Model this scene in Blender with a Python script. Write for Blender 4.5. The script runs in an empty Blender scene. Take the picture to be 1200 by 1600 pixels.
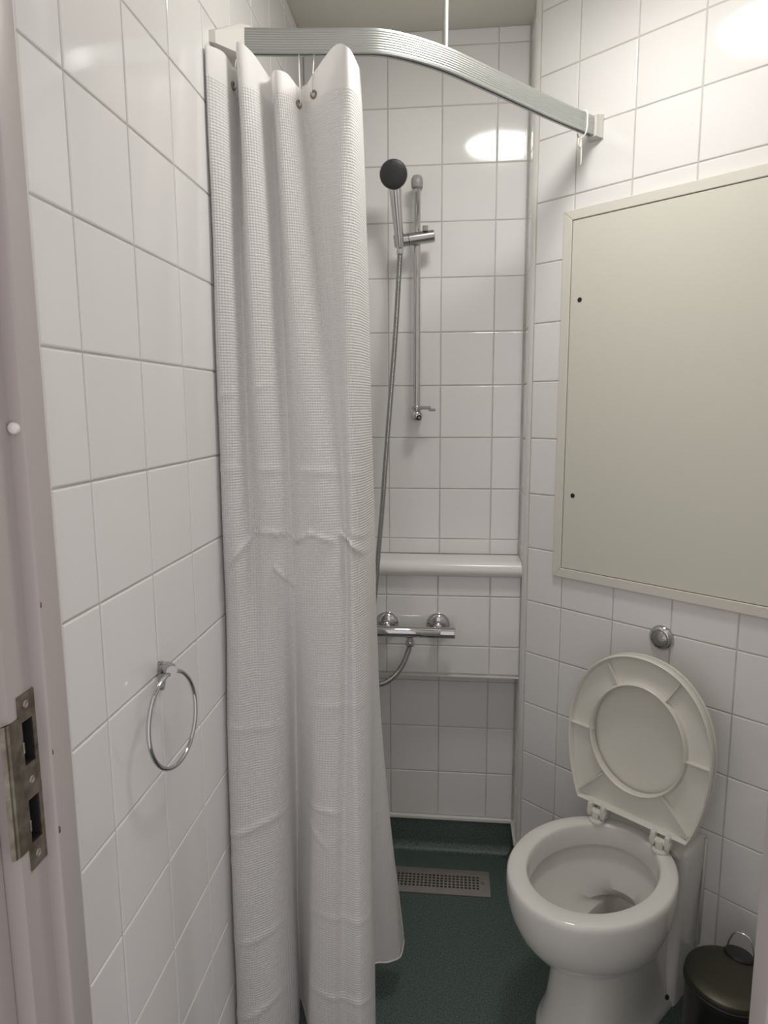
import bpy, bmesh, math, random
from mathutils import Vector, Matrix
random.seed(7)
sc = bpy.context.scene
PI = math.pi

# ------------------------------------------------------------------ camera
cam_d = bpy.data.cameras.new('camera')
cam = bpy.data.objects.new('camera', cam_d)
sc.collection.objects.link(cam)
sc.camera = cam
cr = Vector((0.99471613, 0.10253486, -0.00514065))
cu = Vector((-0.01038946, 0.15035372, 0.98857767))
cf = Vector((-0.10213659, 0.98330075, -0.15062455))
EYE = Vector((0, 0, 1.40))
cam.matrix_world = Matrix(((cr.x, cu.x, -cf.x, EYE.x), (cr.y, cu.y, -cf.y, EYE.y), (cr.z, cu.z, -cf.z, EYE.z), (0, 0, 0, 1)))
cam_d.sensor_fit = 'HORIZONTAL'
cam_d.sensor_width = 36.0
cam_d.lens = 36.0 * 1078.24 / 1200.0
cam_d.clip_start = 0.01

# ------------------------------------------------------------------ world (dim hallway behind the photographer)
world = bpy.data.worlds.new('world')
sc.world = world
world.use_nodes = True
world.node_tree.nodes['Background'].inputs[0].default_value = (1.0, 0.92, 0.92, 1)
world.node_tree.nodes['Background'].inputs[1].default_value = 0.46

# ------------------------------------------------------------------ exposure
LAMP = 21.5
sc.view_settings.view_transform = 'Standard'
sc.view_settings.look = 'None'
sc.view_settings.gamma = 1.0
sc.view_settings.use_curve_mapping = False
sc.view_settings.exposure = 0.78

# ------------------------------------------------------------------ materials
def mat(name, col, rough=0.5, metal=0.0, **kw):
    m = bpy.data.materials.new(name)
    m.use_nodes = True
    b = m.node_tree.nodes['Principled BSDF']
    b.inputs['Base Color'].default_value = (*col, 1)
    b.inputs['Roughness'].default_value = rough
    b.inputs['Metallic'].default_value = metal
    for k, v in kw.items():
        b.inputs[k].default_value = v
    return m

def noise_bump(m, scale=8, strength=0.1, dist=0.002, detail=2, coord='Object'):
    nt = m.node_tree
    b = nt.nodes['Principled BSDF']
    tc = nt.nodes.new('ShaderNodeTexCoord')
    n = nt.nodes.new('ShaderNodeTexNoise')
    n.inputs['Scale'].default_value = scale
    n.inputs['Detail'].default_value = detail
    bp = nt.nodes.new('ShaderNodeBump')
    bp.inputs['Strength'].default_value = strength
    bp.inputs['Distance'].default_value = dist
    nt.links.new(tc.outputs[coord], n.inputs['Vector'])
    nt.links.new(n.outputs['Fac'], bp.inputs['Height'])
    nt.links.new(bp.outputs['Normal'], b.inputs['Normal'])
    return m

def noise_color(m, c1, c2, scale, detail=4, lo=0.35, hi=0.65):
    nt = m.node_tree
    b = nt.nodes['Principled BSDF']
    tc = nt.nodes.new('ShaderNodeTexCoord')
    n = nt.nodes.new('ShaderNodeTexNoise')
    n.inputs['Scale'].default_value = scale
    n.inputs['Detail'].default_value = detail
    r = nt.nodes.new('ShaderNodeValToRGB')
    r.color_ramp.elements[0].position = lo
    r.color_ramp.elements[1].position = hi
    r.color_ramp.elements[0].color = (*c1, 1)
    r.color_ramp.elements[1].color = (*c2, 1)
    nt.links.new(tc.outputs['Object'], n.inputs['Vector'])
    nt.links.new(n.outputs['Fac'], r.inputs['Fac'])
    nt.links.new(r.outputs['Color'], b.inputs['Base Color'])
    return m

M = {}
M['tile'] = noise_bump(mat('white_glazed_tile', (0.76, 0.755, 0.75), 0.085), 9, 0.12, 0.003, 1)
# every tile gets a very slightly different white
nt = M['tile'].node_tree
oi = nt.nodes.new('ShaderNodeObjectInfo')
rp = nt.nodes.new('ShaderNodeValToRGB')
rp.color_ramp.elements[0].color = (0.79, 0.785, 0.778, 1)
rp.color_ramp.elements[1].color = (0.83, 0.825, 0.822, 1)
nt.links.new(oi.outputs['Random'], rp.inputs['Fac'])
nt.links.new(rp.outputs['Color'], nt.nodes['Principled BSDF'].inputs['Base Color'])
M['grout'] = noise_color(mat('grout', (0.6, 0.58, 0.54), 0.9), (0.50, 0.485, 0.44), (0.62, 0.61, 0.58), 14)
M['ceiling'] = noise_bump(mat('ceiling_paint', (0.72, 0.70, 0.63), 0.8), 120, 0.1, 0.001)
M['plaster'] = noise_bump(mat('wall_paint', (0.72, 0.70, 0.68), 0.6), 60, 0.1, 0.001)
M['trim'] = mat('white_plastic_trim', (0.76, 0.75, 0.72), 0.3)
M['shelf'] = mat('white_shelf', (0.80, 0.79, 0.78), 0.2)
M['cream'] = noise_bump(mat('cream_panel', (0.69, 0.685, 0.605), 0.42), 90, 0.05, 0.0006)
M['cream_frame'] = noise_bump(mat('cream_frame_paint', (0.71, 0.695, 0.63), 0.4), 50, 0.06, 0.0006)
M['gap'] = mat('dark_gap', (0.02, 0.02, 0.02), 0.7)  # near-black stands in for the shade inside gaps and holes
M['chrome'] = mat('chrome', (0.58, 0.58, 0.59), 0.07, 1.0)
M['hose'] = mat('hose_chrome', (0.36, 0.36, 0.36), 0.25, 1.0)
M['chrome_soft'] = mat('satin_chrome', (0.48, 0.48, 0.48), 0.2, 1.0)
M['dark_face'] = mat('dark_grey_nozzle_face', (0.035, 0.036, 0.038), 0.45)
M['dark_rub'] = mat('dark_grey_nozzle', (0.015, 0.015, 0.016), 0.6)
M['grey_plastic'] = mat('grey_plastic', (0.33, 0.33, 0.33), 0.35)
M['alu'] = mat('aluminium_rail', (0.50, 0.52, 0.51), 0.44, 0.85)
M['ceramic'] = mat('white_ceramic', (0.75, 0.745, 0.715), 0.09, **{'Coat Weight': 0.3})
M['seat'] = mat('seat_plastic', (0.70, 0.69, 0.63), 0.3)
M['rail_end'] = mat('rail_bracket_plastic', (0.66, 0.65, 0.61), 0.45)
M['water'] = mat('water', (0.30, 0.30, 0.27), 0.03, **{'Transmission Weight': 0.35, 'IOR': 1.33})  # base greyed to paint in the shade down in the toilet trap
M['steel'] = noise_bump(mat('brushed_steel', (0.52, 0.49, 0.45), 0.38, 0.9), 300, 0.05, 0.0005)
M['brass'] = noise_color(mat('worn_brass_plate', (0.23, 0.2, 0.16), 0.38, 0.9), (0.18, 0.16, 0.125), (0.34, 0.31, 0.26), 60)
M['pocket'] = mat('dark_pocket_liner', (0.015, 0.014, 0.014), 0.8)  # near-black colour replaces the shade within the latch holes
M['frame'] = noise_bump(mat('door_frame_gloss_paint', (0.47, 0.435, 0.425), 0.35), 35, 0.12, 0.0012)
M['chip'] = mat('bare_wood_chip', (0.13, 0.05, 0.03), 0.8)
M['bin_black'] = mat('bin_black_steel', (0.03, 0.028, 0.024), 0.3, 0.6)
M['bin_lid'] = mat('bin_lid_steel', (0.07, 0.066, 0.05), 0.42, 0.75)
M['black_plastic'] = mat('black_plastic', (0.012, 0.012, 0.014), 0.4)
M['hook'] = mat('white_hook_plastic', (0.85, 0.84, 0.79), 0.3)
M['eyelet'] = mat('eyelet_brass', (0.30, 0.25, 0.21), 0.35, 0.9)
M['silicone'] = mat('silicone', (0.72, 0.71, 0.68), 0.35)
M['housing'] = mat('lamp_housing', (0.8, 0.8, 0.8), 0.4)

# green speckled safety vinyl
v = mat('green_vinyl', (0.035, 0.075, 0.065), 0.42)
nt = v.node_tree; b = nt.nodes['Principled BSDF']
tc = nt.nodes.new('ShaderNodeTexCoord')
n1 = nt.nodes.new('ShaderNodeTexNoise'); n1.inputs['Scale'].default_value = 260; n1.inputs['Detail'].default_value = 2
r1 = nt.nodes.new('ShaderNodeValToRGB')
r1.color_ramp.elements[0].position = 0.36; r1.color_ramp.elements[0].color = (0.045, 0.070, 0.061, 1)
r1.color_ramp.elements[1].position = 0.70; r1.color_ramp.elements[1].color = (0.13, 0.175, 0.155, 1)
n2 = nt.nodes.new('ShaderNodeTexNoise'); n2.inputs['Scale'].default_value = 900; n2.inputs['Detail'].default_value = 1
bp = nt.nodes.new('ShaderNodeBump'); bp.inputs['Strength'].default_value = 0.3; bp.inputs['Distance'].default_value = 0.0006
nt.links.new(tc.outputs['Object'], n1.inputs['Vector']); nt.links.new(tc.outputs['Object'], n2.inputs['Vector'])
nt.links.new(n1.outputs['Fac'], r1.inputs['Fac']); nt.links.new(r1.outputs['Color'], b.inputs['Base Color'])
nt.links.new(n2.outputs['Fac'], bp.inputs['Height']); nt.links.new(bp.outputs['Normal'], b.inputs['Normal'])
M['vinyl'] = v

# waffle-weave curtain cloth (UV in metres)
c = bpy.data.materials.new('waffle_curtain_cloth'); c.use_nodes = True
nt = c.node_tree; b = nt.nodes['Principled BSDF']
b.inputs['Base Color'].default_value = (0.90, 0.895, 0.89, 1)
b.inputs['Roughness'].default_value = 0.55
uv = nt.nodes.new('ShaderNodeTexCoord')
sep = nt.nodes.new('ShaderNodeSeparateXYZ'); nt.links.new(uv.outputs['UV'], sep.inputs[0])
def math_node(op, a=None, bb=None):
    n = nt.nodes.new('ShaderNodeMath'); n.operation = op
    for i, x in enumerate((a, bb)):
        if x is None: continue
        if isinstance(x, (int, float)): n.inputs[i].default_value = x
        else: nt.links.new(x, n.inputs[i])
    return n.outputs[0]
k = PI / 0.0050
su = math_node('SINE', math_node('MULTIPLY', sep.outputs[0], k))
sv = math_node('SINE', math_node('MULTIPLY', sep.outputs[1], k))
h = math_node('ADD', math_node('POWER', math_node('ABSOLUTE', su), 0.7), math_node('POWER', math_node('ABSOLUTE', sv), 0.7))
# plain header band at the top
lt = math_node('LESS_THAN', sep.outputs[1], 1.955)
h = math_node('MULTIPLY', h, lt)
bp = nt.nodes.new('ShaderNodeBump'); bp.inputs['Strength'].default_value = 0.9; bp.inputs['Distance'].default_value = 0.0009
nt.links.new(h, bp.inputs['Height']); nt.links.new(bp.outputs['Normal'], b.inputs['Normal'])
tr = nt.nodes.new('ShaderNodeBsdfTranslucent'); tr.inputs['Color'].default_value = (0.82, 0.81, 0.79, 1)
mx = nt.nodes.new('ShaderNodeMixShader'); mx.inputs[0].default_value = 0.22
out = nt.nodes['Material Output']
nt.links.new(b.outputs[0], mx.inputs[1]); nt.links.new(tr.outputs[0], mx.inputs[2]); nt.links.new(mx.outputs[0], out.inputs[0])
M['cloth'] = c

e = bpy.data.materials.new('lit_opal_diffuser'); e.use_nodes = True
nt = e.node_tree
nt.nodes['Principled BSDF'].inputs['Emission Color'].default_value = (1.0, 0.965, 0.91, 1)
nt.nodes['Principled BSDF'].inputs['Emission Strength'].default_value = LAMP
nt.nodes['Principled BSDF'].inputs['Base Color'].default_value = (0.8, 0.8, 0.8, 1)
M['opal'] = e

# ------------------------------------------------------------------ helpers
def mesh(name, verts, faces, material=None, smooth=False, auto=None):
    me = bpy.data.meshes.new(name)
    me.from_pydata([tuple(v) for v in verts], [], faces)
    me.update()
    bm = bmesh.new(); bm.from_mesh(me)
    bmesh.ops.recalc_face_normals(bm, faces=bm.faces)
    if auto is not None:
        for f in bm.faces: f.smooth = True
        for ed in bm.edges:
            if len(ed.link_faces) == 2 and ed.calc_face_angle(0) > auto: ed.smooth = False
    bm.to_mesh(me); bm.free()
    if smooth:
        for p in me.polygons: p.use_smooth = True
    if material: me.materials.append(M[material] if isinstance(material, str) else material)
    return me

def link(name, me, parent=None, loc=None):
    o = bpy.data.objects.new(name, me)
    sc.collection.objects.link(o)
    if parent: o.parent = parent
    if loc is not None: o.location = loc
    return o

def empty(name, loc=(0, 0, 0), rz=0):
    o = bpy.data.objects.new(name, None); sc.collection.objects.link(o)
    o.location = loc; o.rotation_euler = (0, 0, rz); o.empty_display_size = 0.02
    return o

def tag(o, label, cat, group=None):
    o['label'] = label; o['category'] = cat
    if group: o['group'] = group
    return o

def struct(o):
    o['kind'] = 'structure'; return o

class MB:
    def __init__(s): s.v = []; s.f = []
    def add(s, v, f):
        n = len(s.v); s.v += [Vector(x) for x in v]; s.f += [tuple(i + n for i in q) for q in f]; return s
    def box(s, x0, x1, y0, y1, z0, z1):
        return s.add([(x0, y0, z0), (x1, y0, z0), (x1, y1, z0), (x0, y1, z0), (x0, y0, z1), (x1, y0, z1), (x1, y1, z1), (x0, y1, z1)],
                     [(0, 3, 2, 1), (4, 5, 6, 7), (0, 1, 5, 4), (1, 2, 6, 5), (2, 3, 7, 6), (3, 0, 4, 7)])
    def rbox(s, x0, x1, y0, y1, z0, z1, r=0.002, seg=2):
        bm = bmesh.new()
        bmesh.ops.create_cube(bm, size=1)
        for vv in bm.verts:
            vv.co = Vector(((x0 + x1) / 2 + vv.co.x * (x1 - x0), (y0 + y1) / 2 + vv.co.y * (y1 - y0), (z0 + z1) / 2 + vv.co.z * (z1 - z0)))
        bmesh.ops.bevel(bm, geom=list(bm.edges), offset=r, segments=seg, profile=0.5, affect='EDGES')
        bm.verts.index_update()
        s.add([vv.co.copy() for vv in bm.verts], [tuple(q.index for q in f.verts) for f in bm.faces])
        bm.free(); return s
    def loft(s, rings, cap0=True, cap1=True, closed=True):
        n = len(rings[0]); vs = [p for r in rings for p in r]; fs = []
        for i in range(len(rings) - 1):
            for j in range(n if closed else n - 1):
                a, b2 = i * n + j, i * n + (j + 1) % n
                fs.append((a, b2, b2 + n, a + n))
        if cap0: fs.append(tuple(range(n))[::-1])
        if cap1: fs.append(tuple((len(rings) - 1) * n + j for j in range(n)))
        return s.add(vs, fs)
    def lathe(s, prof, o=(0, 0, 0), ax=(0, 0, 1), n=32, cap0=True, cap1=True):
        o = Vector(o); ax = Vector(ax).normalized()
        u = ax.orthogonal().normalized(); w = ax.cross(u)
        rings = []
        for r, h in prof:
            r = max(r, 1e-5)
            rings.append([o + ax * h + (u * math.cos(2 * PI * j / n) + w * math.sin(2 * PI * j / n)) * r for j in range(n)])
        return s.loft(rings, cap0, cap1)
    def cyl(s, a, b2, r, n=24, bev=0.0):
        a = Vector(a); b2 = Vector(b2); L = (b2 - a).length
        prof = [(r, 0), (r, L)] if not bev else [(r - bev, 0), (r, bev), (r, L - bev), (r - bev, L)]
        return s.lathe(prof, a, b2 - a, n)
    def tube(s, pts, rad, n=12, closed=False, caps=True):
        pts = [Vector(p) for p in pts]; m = len(pts)
        rf = rad if callable(rad) else (lambda i: rad)
        rings = []; up = None
        for i, p in enumerate(pts):
            if closed: t = pts[(i + 1) % m] - pts[i - 1]
            else: t = pts[min(i + 1, m - 1)] - pts[max(i - 1, 0)]
            t.normalize()
            if up is None: up = t.orthogonal().normalized()
            up = (up - t * up.dot(t)).normalized(); w = t.cross(up)
            rings.append([p + (up * math.cos(2 * PI * j / n) + w * math.sin(2 * PI * j / n)) * rf(i) for j in range(n)])
        if closed:
            rings.append(rings[0]); return s.loft(rings, False, False)
        return s.loft(rings, caps, caps)
    def prism(s, poly, a, b2, plane):
        """poly of 2D points extruded; plane(u, v, w) -> xyz"""
        return s.loft([[Vector(plane(p[0], p[1], a)) for p in poly], [Vector(plane(p[0], p[1], b2)) for p in poly]])
    def sphere(s, c, r, n=16, sc3=(1, 1, 1)):
        c = Vector(c); rings = []
        for i in range(1, n // 2):
            th = PI * i / (n // 2)
            rings.append([c + Vector((r * sc3[0] * math.sin(th) * math.cos(2 * PI * j / n), r * sc3[1] * math.sin(th) * math.sin(2 * PI * j / n), r * sc3[2] * math.cos(th))) for j in range(n)])
        return s.loft(rings)
    def build(s, name, material, parent=None, smooth=False, auto=None, loc=None):
        return link(name, mesh(name, s.v, s.f, material, smooth, auto), parent, loc)

def crom(P, per, closed=False):
    P = [Vector(p) for p in P]; out = []; n = len(P)
    for i in range(n - 1):
        p0 = P[max(i - 1, 0)]; p1 = P[i]; p2 = P[i + 1]; p3 = P[min(i + 2, n - 1)]
        for q in range(per):
            t = q / per
            out.append(0.5 * ((2 * p1) + (p2 - p0) * t + (2 * p0 - 5 * p1 + 4 * p2 - p3) * t * t + (3 * p1 - p0 - 3 * p2 + p3) * t ** 3))
    out.append(P[-1]); return out

AUTO = math.radians(35)

# ------------------------------------------------------------------ room dimensions (metres)
XL, YB, YBOX, XR = -0.4288, 2.0318, 1.9439, 0.1900
CEIL = 2.40
ANG = 0.851
GO = Vector((0.1937, 1.9109, 0)); GD = Vector((math.sin(ANG), -math.cos(ANG), 0)); GN = Vector((-math.cos(ANG), -math.sin(ANG), 0))
SEND = 0.95
GE = GO + GD * SEND
T = 0.15
DEP = 0.0020      # grout sits this far behind the tile faces
Z3 = Vector((0, 0, 1))

# ------------------------------------------------------------------ floor, ceiling, walls
fl = MB(); poly = [(XL - 0.03, -0.3), (0.95, -0.3), (0.95, 1.30), (0.93, 1.31), (0.2, 1.95), (0.2, YB + 0.02), (XL - 0.03, YB + 0.02)]
fl.prism(poly, -0.05, 0.0, lambda u, w, z: (u, w, z))
struct(fl.build('floor', 'vinyl'))
cl = MB(); cl.prism([(XL - 0.06, 0.55), (1.0, 0.55), (1.0, YB + 0.06), (XL - 0.06, YB + 0.06)], CEIL, CEIL + 0.05, lambda u, w, z: (u, w, z))
struct(cl.build('ceiling', 'ceiling'))

def wall_slab(name, O, U, N, u0, u1, z0, z1, depth, back=0.05, material='grout'):
    a = O + U * u0 - N * depth; b2 = O + U * u1 - N * depth
    vs = [a + Z3 * z0, b2 + Z3 * z0, b2 + Z3 * z1, a + Z3 * z1]
    vs += [p - N * back for p in vs]
    m = MB().add(vs, [(0, 1, 2, 3), (7, 6, 5, 4), (0, 4, 5, 1), (1, 5, 6, 2), (2, 6, 7, 3), (3, 7, 4, 0)])
    return struct(m.build(name, material))

_tiles = {}
def tile_mesh(w, h):
    key = (round(w, 4), round(h, 4))
    if key in _tiles: return _tiles[key]
    vs = []; fs = []
    for ins, z in ((0, -0.006), (0, -0.0016), (0.0007, -0.0006), (0.0022, 0.0)):
        a, b2 = w / 2 - ins, h / 2 - ins
        vs += [(-a, -b2, z), (a, -b2, z), (a, b2, z), (-a, b2, z)]
    for r in range(3):
        for j in range(4):
            p, q = r * 4 + j, r * 4 + (j + 1) % 4
            fs.append((p, q, q + 4, p + 4))
    fs.append((12, 13, 14, 15))
    me = bpy.data.meshes.new('tile'); me.from_pydata(vs, [], fs); me.update()
    me.materials.append(M['tile'])
    _tiles[key] = me
    return me

def tile_wall(parent, O, U, N, u0, u1, z0, z1, ul, zl, skip=None, joint=0.0026):
    """ul / zl: one grout line position each; pitch T"""
    def cuts(a, b2, l):
        k0 = math.floor((a - l) / T) + 1
        cs = [a]; x = l + k0 * T
        while x < b2 - 1e-6:
            if x > a + 0.004: cs.append(x)
            x += T
        if b2 - cs[-1] < 0.006 and len(cs) > 1: cs[-1] = b2
        else: cs.append(b2)
        return cs
    cu_, cz_ = cuts(u0, u1, ul), cuts(z0, z1, zl)
    R0 = Matrix(((U.x, 0, N.x), (U.y, 0, N.y), (U.z, 1, N.z)))
    for i in range(len(cu_) - 1):
        for j in range(len(cz_) - 1):
            a, b2, c0, d = cu_[i], cu_[i + 1], cz_[j], cz_[j + 1]
            if skip and skip(a, b2, c0, d): continue
            w, hh = b2 - a - joint, d - c0 - joint
            if w < 0.004 or hh < 0.004: continue
            o = bpy.data.objects.new('tile', tile_mesh(w, hh))
            sc.collection.objects.link(o)
            p = O + U * ((a + b2) / 2) + Z3 * ((c0 + d) / 2)
            R = R0 @ Matrix.Rotation(random.gauss(0, 0.0011), 3, 'X') @ Matrix.Rotation(random.gauss(0, 0.0011), 3, 'Y')
            o.matrix_world = Matrix.Translation(p) @ R.to_4x4()
            o.parent = parent

# left wall
O_L = Vector((XL, 0, 0)); U_L = Vector((0, 1, 0)); N_L = Vector((1, 0, 0))
wl = wall_slab('wall_left', O_L, U_L, N_L, 0.66, YB + 0.05, 0, CEIL, DEP)
tile_wall(wl, O_L, U_L, N_L, 0.692, YB, 0.116, CEIL, 0.6254, 1.9142)
# back wall: upper field, boxed-out pipe casing and low recess
O_B = Vector((0, YB, 0)); U_B = Vector((1, 0, 0)); N_B = Vector((0, -1, 0))
wb = wall_slab('wall_back', O_B, U_B, N_B, XL - 0.05, XR + 0.05, 0, CEIL, DEP)
tile_wall(wb, O_B, U_B, N_B, XL, XR - 0.002, 0.963, CEIL, -0.3454, 2.3598)
tile_wall(wb, O_B, U_B, N_B, XL, XR - 0.002, 0.116, 0.6185, -0.3440, 2.3640)
bx = MB().box(XL - 0.002, XR + 0.004, YBOX + DEP, YB - DEP, 0.6185, 0.925)
wbox = struct(bx.build('wall_casing', 'grout'))
O_X = Vector((0, YBOX, 0))
tile_wall(wbox, O_X, U_B, N_B, XL, XR, 0.623, 0.924, -0.3468, 2.3580)
sf = MB().box(XL, XR, YBOX - 0.001, YB - 0.004, 0.6145, 0.6185)
struct(sf.build('trim_casing_soffit', 'trim'))
# return of the angled wall
O_R = Vector((XR, 0, 0)); U_R = Vector((0, -1, 0)); N_R = Vector((-1, 0, 0))
wr = wall_slab('wall_return', O_R, U_R, N_R, -YB - 0.02, -(GO.y + 0.006), 0, CEIL, DEP, 0.012)
tile_wall(wr, O_R, U_R, N_R, -YB + 0.001, -(GO.y + 0.008), 0.116, CEIL, -1.0, 2.3598)
# angled wall behind the toilet
PAN_S0, PAN_S1, PAN_Z0, PAN_Z1 = 0.0985, 0.86, 0.9514, 1.8755
wd = wall_slab('wall_right', GO, GD, GN, 0.004, SEND, 0, CEIL, DEP, 0.02)
tile_wall(wd, GO, GD, GN, 0.0105, SEND, 0.116, CEIL, -0.029, 2.3635,
          skip=lambda a, b2, c0, d: a > PAN_S0 + 0.01 and b2 < PAN_S1 - 0.01 and c0 > PAN_Z0 + 0.01 and d < PAN_Z1 - 0.01)
# walls beside and around the doorway, out of the picture
m = MB().box(GE.x, GE.x + 0.05, 0.60, GE.y, 0, CEIL); struct(m.build('wall_side', 'plaster'))
m = MB().box(0.327, GE.x + 0.05, 0.593, 0.672, 0, CEIL); m.box(XL - 0.06, 0.327, 0.593, 0.672, 2.03, CEIL)
struct(m.build('wall_front', 'plaster'))

# corner trim of the angled wall
tm = MB(); prof = []
ca = Vector((XR - 0.0008, GO.y + 0.008, 0)); cb = GO + GD * 0.0095 + GN * 0.0008
mid = GO + (GN + Vector((-1, 0, 0))).normalized() * 0.0014
for t in [i / 8 for i in range(9)]:
    p = ca * (1 - t) ** 2 + mid * 2 * t * (1 - t) + cb * t * t
    prof.append((p.x, p.y))
inn = GO - GN * 0.004 + GD * 0.0095; inn2 = Vector((XR + 0.003, GO.y + 0.008, 0))
prof += [(inn.x, inn.y), (inn2.x, inn2.y)]
tm.prism(prof, 0.10, CEIL, lambda u, w, z: (u, w, z))
struct(tm.build('trim_corner', 'trim', auto=AUTO))

# coved vinyl upstand and its white capping strip
def cove_profile(hgt=0.103, r=0.028, th=0.003):
    P = [(r, 0.0006)]
    for i in range(1, 8):
        a = PI / 2 * i / 8
        P.append((th + (r - th) * (1 - math.sin(a)), r * (1 - math.cos(a))))
    P += [(th, r), (th, hgt), (0, hgt), (0, 0.0006)]
    return P
def upstand(name, O, U, N, spans):
    m1, m2 = MB(), MB()
    for a, b2 in spans:
        m1.prism(cove_profile(), a, b2, lambda u, w, s: O + U * s + N * (u - DEP) + Z3 * w)
        m2.prism([(0, 0.102), (0.0065, 0.102), (0.0085, 0.104), (0.0085, 0.112), (0.006, 0.1155), (0, 0.1155)], a, b2, lambda u, w, s: O + U * s + N * (u - DEP) + Z3 * w)
    bb = struct(m1.build('baseboard_' + name, 'vinyl', auto=AUTO))
    cp = m2.build('cap_strip', 'trim', bb)
upstand('left', O_L, U_L, N_L, [(0.692, YB)])
upstand('back', O_B, U_B, N_B, [(XL, XR)])
upstand('return', O_R, U_R, N_R, [(-YB, -(GO.y + 0.004))])
upstand('right', GO, GD, GN, [(0.004, 0.272), (0.536, SEND)])

# ------------------------------------------------------------------ tiled shelf above the casing
sp = [(YB - 0.003, 0.9180), (YB - 0.003, 0.9640), (1.945, 0.9632)]
for i in range(1, 12):
    a = PI / 2 + PI * i / 12
    sp.append((1.940 + 0.0225 * math.cos(a), 0.9407 + 0.0225 * math.sin(a)))
sp += [(1.945, 0.9180)]
sh = MB(); sh.prism(sp, XL + 0.003, XR - 0.001, lambda u, w, x: (x, u, w))
o = sh.build('shelf', 'shelf', auto=AUTO)
tag(o, 'long white shelf with rounded front edge across the shower, above the mixer bar', 'shelf')

# ------------------------------------------------------------------ ceiling lamp (reflected in the tiles)
lc = Vector((0.16, 1.285, 0))
lamp = empty('ceiling_lamp', (lc.x, lc.y, CEIL)); tag(lamp, 'round white ceiling lamp with glowing opal diffuser', 'lamp')
m = MB().lathe([(0.140, -0.0005), (0.140, -0.030), (0.137, -0.036), (0.131, -0.037), (0.131, -0.028), (0.02, -0.028)], n=48)
m.build('housing', 'housing', lamp, auto=AUTO)
m = MB().lathe([(0.1305, -0.030), (0.130, -0.040), (0.123, -0.048), (0.105, -0.053), (0.08, -0.055), (0.04, -0.0565), (0.001, -0.057)], n=48)
m.build('diffuser', 'opal', lamp, auto=AUTO)

# ------------------------------------------------------------------ door frame
def frame_side(name, sx, xs):
    """sx=+1: left jamb facing +x; xs = (stop face, rebate face, outer step face)"""
    r = empty(name); struct(r)
    st, rb, ou = xs
    def B(m, xa, xb, *rest):
        m.rbox(min(xa, xb), max(xa, xb), *rest); return m
    B(MB(), st, st - sx * 0.035, 0.633, 0.670, 0, 2.015, 0.0028, 3).build('door_stop', 'frame', r, auto=AUTO)
    m = MB()
    if sx > 0:
        B(m, rb - 0.024, rb - 0.06, 0.5934, 0.634, 0, 2.03, 0.002)
        ys = [0.5934, 0.6100, 0.6270, 0.634]; zs = [0, 0.9575, 1.0050, 1.0425, 1.0890, 2.03]
        for a in range(3):
            for b2 in range(5):
                if a == 1 and b2 in (1, 3): continue
                m.box(rb - 0.0241, rb, ys[a], ys[a + 1], zs[b2], zs[b2 + 1])
    else:
        B(m, rb, rb + 0.06, 0.5934, 0.634, 0, 2.03, 0.002)
    m.build('lining', 'frame', r)
    B(MB(), ou, ou - sx * 0.05, 0.55, 0.5936, 0, 2.06, 0.003, 3).build('architrave', 'frame', r, auto=AUTO)
    return r
jl = frame_side('trim_door_jamb_left', 1, (-0.415, -0.4306, -0.4505))
jr = frame_side('trim_door_jamb_right', -1, (0.311, 0.3265, 0.346))
m = MB().rbox(-0.45, 0.346, 0.5934, 0.634, 2.0, 2.03, 0.002); m.build('lining', 'frame', jl)
# painted filler between frame and first tile column
m = MB().box(XL - 0.012, XL + 0.0004, 0.664, 0.6915, 0.0, 2.03)
struct(m.build('trim_frame_filler', 'silicone'))
# chips in the paint along the stop edge
for i, (z, s) in enumerate(((1.205, 0.0035), (1.045, 0.003), (0.957, 0.0045))):
    pl = []
    for q in range(7):
        a = 2 * PI * q / 7; rr = s * (0.45 + 0.55 * random.random())
        pl.append((0.6345 + abs(rr * math.cos(a)) * 0.5, z + rr * math.sin(a) * 1.2))
    ch = MB().prism(pl, -0.4151, -0.4142, lambda u, w, x: (x, u, w))
    ch.build('paint_chip', 'chip', jl)

# strike plate
spx = -0.4306
stp = empty('strike_plate', (spx, 0.60, 0.928)); tag(stp, 'worn brass double strike plate with two latch holes on the left door frame', 'strike plate')
def loc_build(m, root, name, material, auto=None, parent=None):
    off = Vector(root.location)
    o = link(name, mesh(name, [v - off for v in m.v], m.f, material, False, auto), parent or root)
    return o
m = MB(); th = 0.0018
ys = [0.6062, 0.6100, 0.6270, 0.6345]; zs = [0.929, 0.9575, 1.0050, 1.0425, 1.0890, 1.117]
for a in range(3):
    for b2 in range(5):
        if a == 1 and b2 in (1, 3): continue
        m.box(spx, spx + th, ys[a], ys[a + 1], zs[b2], zs[b2 + 1])
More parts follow.
